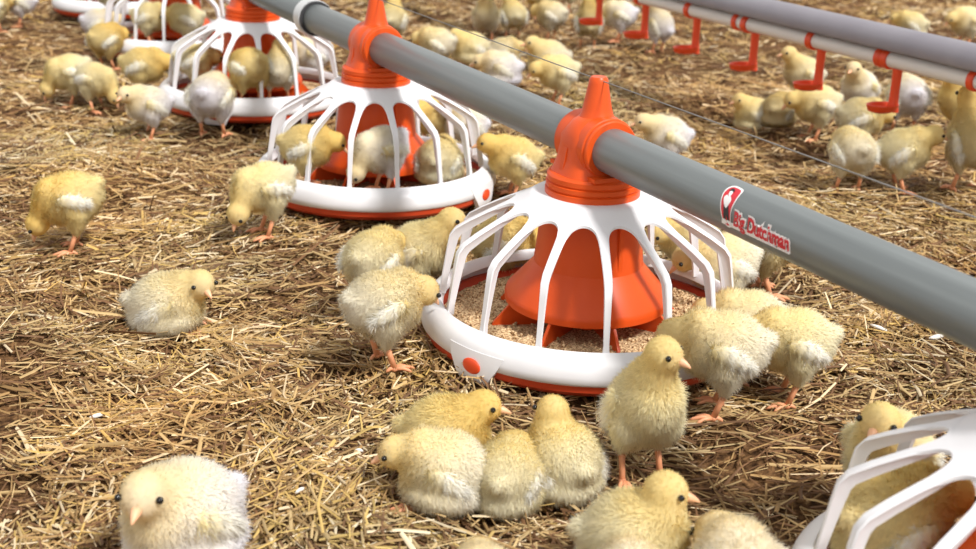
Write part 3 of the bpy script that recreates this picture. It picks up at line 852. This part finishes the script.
# px, py of the feet in the photograph; face: degrees, 0 = facing right, 90 = away, 180 = left, 270 = at the viewer
# (pose, px, py, face, scale, tint, z offset, group, label)
G1 = 'chicks in the foreground'; G2 = 'chicks around the middle feeder'; G3 = 'chicks around the second feeder'
G4 = 'chicks around the far feeders'; G5 = 'chicks behind the feed pipe'; G6 = 'chicks under the drinker line'; G7 = 'chicks on the open straw at the left'
PAN = .036
CH = [
 ('alert_l', 640, 482, -72, 1.02, CREAMY, 0, G1, 'yellow chick standing upright alone in front of the middle feeder, looking right'),
 ('sit', 446, 467, -5, 0.97, YELLOW, 0, G1, 'deep yellow chick sitting with its head to the right, rear of the foreground huddle'),
 ('sit_low', 442, 504, 172, 0.95, PALE, 0, G1, 'pale white-winged chick lying with head to the left, front of the foreground huddle'),
 ('sit_low', 506, 506, 75, 0.86, CREAMY, 0, G1, 'beige chick seen from behind in the foreground huddle, beside the white-winged one'),
 ('sit_up', 560, 493, 118, 0.95, CREAMY, 0, G1, 'chick sitting with its back turned and head raised, right end of the foreground huddle'),
 ('sit_up', 632, 578, -4, 0.98, CREAMY, 0, G1, 'big yellow chick sitting at the bottom edge, head turned right, below the upright chick'),
 ('sit_low', 736, 645, 100, 1.18, WHITE, 0, G1, 'white rounded chick back at the bottom edge, between the sitting chick and the nearest feeder'),
 ('sit_low', 482, 655, 95, 1.0, WHITE, 0, G1, 'top of a white chick back barely showing at the bottom edge, under the foreground huddle'),
 ('sit_low', 622, 640, 80, 1.0, WHITE, 0, G1, 'top of a white chick back at the bottom edge, overlapping the big sitting yellow chick'),
 ('sit_l', 185, 562, 225, 1.12, WHITE, 0, G1, 'white fluffy chick at the bottom left corner facing the viewer'),
 ('stand', 878, 524, 235, 1.0, CREAMY, 0, G1, 'chick standing just behind the nearest feeder grill, face towards the viewer'),
 ('sit_low', 890, 566, 20, 1.08, YELLOW, PAN, G1, 'yellow chick inside the nearest feeder at the bottom right'),
 ('peck', 75, 251, 186, 0.99, YELLOW, 0, G7, 'lone yellow chick pecking the straw at the left edge'),
 ('sit_r', 169, 331, 8, 1.04, PALE, 0, G7, 'lone pale chick lying on the open straw, left of the middle'),
 ('feed', 374, 312, 62, 0.96, CREAMY, 0, G2, 'head-down chick seen from behind, farthest left by the middle feeder'),
 ('feed', 384, 366, 32, 1.0, PALE, 0, G2, 'pale chick standing with its head against the left side of the middle feeder'),
 ('stand', 421, 303, -12, .98, CREAMY, 0, G2, 'yellow chick with raised head and white wing behind the left bars of the middle feeder'),
 ('feed', 502, 292, 12, .95, YELLOW, 0, G2, 'deep yellow chick feeding behind the middle feeder, seen through its left bars'),
 ('feed', 716, 414, 168, 1.04, PALE, 0, G2, 'chick with a white wing patch reaching into the right side of the middle feeder'),
 ('feed', 742, 381, 172, 1.0, PALE, 0, G2, 'chick half hidden between the two others at the right of the middle feeder'),
 ('feed', 786, 402, 176, 1.0, CREAMY, 0, G2, 'chick with a bright white wing mark, rightmost at the middle feeder'),
 ('feed', 717, 316, 190, 1.0, PALE, 0, G2, 'pale chick behind the right bars of the middle feeder'),
 ('feed', 684, 283, 205, .95, CREAMY, 0, G2, 'chick behind the middle feeder, seen between its upper right bars'),
 ('feed', 762, 294, 8, 1.1, BUFF, 0, G2, 'brownish chick beneath the logo on the pipe'),
 ('peck_l', 266, 236, 203, 0.98, CREAMY, 0, G3, 'yellowish chick pecking down to the left beside the second feeder, tail against its bars'),
 ('feed', 308, 188, 10, .9, YELLOW, PAN, G3, 'yellow chick inside the second feeder, left of the orange cone'),
 ('peck', 382, 193, 210, .92, WHITE, PAN, G3, 'pale chick with lowered head inside the second feeder, in front of the orange cone'),
 ('sit_low', 439, 182, 78, .92, CREAMY, PAN, G3, 'rounded chick back inside the second feeder, right of the orange cone'),
 ('feed', 430, 150, 232, .95, YELLOW, 0, G3, 'yellow chick behind the second feeder, seen through its right bars'),
 ('stand', 465, 158, 200, .9, WHITE, 0, G3, 'white chick behind the second feeder at its right edge'),
 ('level', 512, 198, 188, 0.9, YELLOW, 0, G3, 'yellow chick facing left, right of the second feeder'),
 ('feed', 213, 137, 82, 1.08, WHITE, 0, G4, 'white chick seen from behind, feeding at the front of the third feeder'),
 ('level_l', 150, 139, 205, 0.92, WHITE, 0, G4, 'white chick facing left with its dark eye showing, left of the third feeder'),
 ('peck', 72, 107, 194, .98, CREAMY, 0, G4, 'cream chick pecking to the left, left of the third feeder'),
 ('peck', 98, 112, -18, .9, CREAMY, 0, G4, 'cream chick pecking to the right beside the one pecking left'),
 ('feed', 146, 100, 8, .98, YELLOW, 0, G4, 'yellow chick reaching into the left side of the third feeder'),
 ('feed', 108, 70, 55, .98, YELLOW, 0, G4, 'yellow chick feeding at the left side of the fourth feeder'),
 ('feed', 101, 50, 25, .95, WHITE, 0, G4, 'white chick behind the yellow one at the fourth feeder'),
 ('peck', 250, 106, 130, .98, YELLOW, PAN, G4, 'yellow chick inside the third feeder, left of its centre bars'),
 ('stand', 279, 102, 92, .92, PALE, PAN, G4, 'pale chick seen from behind inside the third feeder, right of the yellow one'),
 ('feed', 196, 91, 20, .88, CREAMY, PAN, G4, 'cream chick inside the third feeder behind its left bars'),
 ('feed', 311, 84, 190, .95, WHITE, 0, G4, 'white chick behind the right bars of the third feeder'),
 ('feed', 152, 46, 5, .95, CREAMY, PAN, G4, 'cream chick inside the fourth feeder, left of its cone'),
 ('feed', 187, 48, 175, .95, CREAMY, PAN, G4, 'cream chick inside the fourth feeder, right of its cone'),
 ('stand', 20, 27, 195, 1.0, WHITE, 0, G4, 'white chick at the top left corner, left of the farthest feeder'),
 ('feed', -4, 33, 60, 1.0, CREAMY, 0, G4, 'sliver of a cream chick at the top left edge of the photo'),
 ('feed', 112, 18, 20, .95, CREAMY, PAN, G4, 'cream chick inside the farthest feeder at the top edge'),
 ('stand', 392, 46, 85, 1.0, CREAMY, 0, G5, 'yellowish chick behind the second feeder cap, beyond the pipe'),
 ('feed', 436, 74, 160, 1.0, PALE, 0, G5, 'pale chick just over the pipe, leftmost of the huddle behind the pipe'),
 ('sit', 470, 64, 195, 1.05, CREAMY, 0, G5, 'cream chick in the middle of the huddle behind the pipe'),
 ('alert', 485, 43, 262, 1.0, PALE, 0, G5, 'upright chick facing the viewer behind the huddle beyond the pipe'),
 ('sit_low', 503, 66, 20, .92, PALE, 0, G5, 'pale chick sitting under the wire in the huddle behind the pipe'),
 ('sit_low', 500, 86, 170, 1.0, WHITE, 0, G5, 'white rounded chick nearest the pipe in the huddle behind it'),
 ('stand', 512, 40, 110, 1.0, CREAMY, 0, G5, 'cream chick standing at the top edge, left of the oval one'),
 ('sit', 547, 75, 192, 1.12, PALE, 0, G5, 'white chick with its head to the left, right end of the huddle behind the pipe'),
 ('feed', 556, 105, 195, .98, CREAMY, 0, G5, 'yellow-headed chick facing left, just left of the middle feeder cap'),
 ('feed', 550, 41, 150, 1.0, PALE, 0, G5, 'pale chick at the top edge between the upright and the oval chick'),
 ('alert', 587, 49, 92, 1.0, BUFF, 0, G5, 'oval greyish chick seen from behind with legs showing, at the top edge'),
 ('feed', 538, 18, 200, 1.0, YELLOW, 0, G5, 'yellow chick at the very top edge above the huddle behind the pipe'),
 ('feed', 568, 12, 170, 1.0, CREAMY, 0, G5, 'cream chick cut by the top edge above the oval chick'),
 ('feed', 618, 42, 165, 1.0, WHITE, 0, G5, 'white chick drinking at a red cup at the top centre'),
 ('alert', 657, 53, 135, 1.0, WHITE, 0, G5, 'white chick standing right of a red cup at the top centre'),
 ('level', 664, 172, 186, 0.92, WHITE, 0, G2, 'white chick looking left over the pipe, right of the middle feeder cap'),
 ('sit_l', 752, 132, 165, 0.92, CREAMY, 0, G6, 'greenish cream chick sitting alone at the left of the drinker group'),
 ('sit_low', 777, 126, 60, .88, BUFF, 0, G6, 'dull yellow chick tucked behind the sitting one at the left of the drinker group'),
 ('stand', 800, 105, 188, 0.98, PALE, 0, G6, 'white chick with its head held high under the drinker pipe'),
 ('feed', 812, 140, 186, 1.0, CREAMY, 0, G6, 'yellow-headed chick facing left, in front of the head-high white one'),
 ('stand', 855, 119, 230, 0.95, WHITE, 0, G6, 'white chick facing the viewer between two red drinker cups'),
 ('feed', 902, 133, 95, 1.05, WHITE, 0, G6, 'white chick directly behind the nearest full red drinker cup'),
 ('feed', 856, 156, 8, 1.0, CREAMY, 0, G6, 'grey-cream chick facing right below the red cups'),
 ('feed', 847, 192, 100, 0.96, PALE, 0, G6, 'round pale chick seen from behind, front of the drinker group'),
 ('level', 898, 192, 2, 1.0, CREAMY, 0, G6, 'large cream chick facing right at the front of the drinker group'),
 ('alert', 964, 191, 105, 1.15, BUFF, 0, G6, 'brownish yellow chick at the right edge, front row of the drinker group'),
 ('alert', 952, 138, 190, 1.0, YELLOW, 0, G6, 'yellow chick with raised head behind the brownish one at the right edge'),
 ('sit_low', 909, 38, 150, 1.0, CREAMY, 0, 'chicks beyond the drinker line', 'cream chick half hidden by the grey rail at the top right'),
 ('feed', 962, 48, 200, 1.05, PALE, 0, 'chicks beyond the drinker line', 'pale chick beyond the grey rail at the top right corner'),
]
protos = {}
for (pose, px, py, face, sc, tint, zo, grp, lab) in CH:
    if pose not in protos:
        o = protos[pose] = chick_proto(pose)
    else:
        o = copy_tree(protos[pose])
    g = ground_at(px, py, zo)
    z = zo if zo > .01 else hz(g.x, g.y) + .005
    if zo <= .01: g = ground_at(px, py, z)
    o.location = (g.x, g.y, z)
    o.rotation_euler = (0, 0, HEAD0 + R_(face))
    sv = sc * random.uniform(.98, 1.02)
    o.scale = (sv * .94, sv * .94, sv * 1.04) if pose.startswith('alert') else (sv, sv, sv)
    for q in [o] + list(o.children): q.color = tint
    tag(o, lab, 'chick', grp)

# ------------------------------------------------------------------ pale shavings lying on the straw
def shaving(px, py, s, lab):
    g = ground_at(px, py, 0); z = hz(g.x, g.y) + .0105
    bm = bmesh.new()
    rings = []
    for t in np.linspace(-1, 1, 6):
        w = s * .42 * math.sqrt(max(.05, 1 - t * t)); x = s * t
        zc = .0016 * (1 - t * t)
        rings.append([Vector((x, -w, zc * .3)), Vector((x, 0, zc + .0012)), Vector((x, w, zc * .3)), Vector((x, 0, zc * .3 - .0006))])
    loft(bm, rings); bmesh.ops.recalc_face_normals(bm, faces=bm.faces)
    o = bm_obj('wood_shaving', bm, M['chipwhite']); o.location = (g.x, g.y, z); o.rotation_euler = (random.uniform(-.2, .2), random.uniform(-.2, .2), random.uniform(0, 6))
    tag(o, lab, 'wood shaving', 'pale wood shavings on the straw')
for px, py, s, lab in ((300, 497, .0045, 'small white shaving on the straw between the white corner chick and the huddle'), (359, 453, .0035, 'tiny white shaving on the straw left of the foreground huddle'),
                       (879, 328, .011, 'pale flat shaving on the straw under the right end of the pipe'), (936, 342, .010, 'greyish flat shaving close to the pipe at the right edge'),
                       (97, 417, .007, 'pale curved shaving on the straw above the white corner chick')):
    shaving(px, py, s, lab)

# ------------------------------------------------------------------ light
def sun_from(az_img, elev, e, ang, col):
    """az_img: 0 = from the right of the view, 270 = from behind the camera"""
    a = HEAD0 + R_(az_img)
    d = Vector((math.cos(a) * math.cos(R_(elev)), math.sin(a) * math.cos(R_(elev)), math.sin(R_(elev))))
    L = bpy.data.lights.new('barn_lamp', 'SUN'); L.energy = e; L.angle = R_(ang); L.color = col
    o = bpy.data.objects.new('barn_lamp', L); COL.objects.link(o)
    o.rotation_euler = d.to_track_quat('Z', 'Y').to_euler()
    o.location = d * 5
sun_from(-46, 51, 4.5, 8, (1.0, .98, .95))
W = bpy.data.worlds.new('barn_air'); SC.world = W; W.use_nodes = True
W.node_tree.nodes['Background'].inputs['Color'].default_value = (1.0, .985, .96, 1)
W.node_tree.nodes['Background'].inputs['Strength'].default_value = .92

vs = SC.view_settings
vs.view_transform = 'Standard'; vs.look = 'None'; vs.exposure = 0.0; vs.gamma = 1.0; vs.use_curve_mapping = False
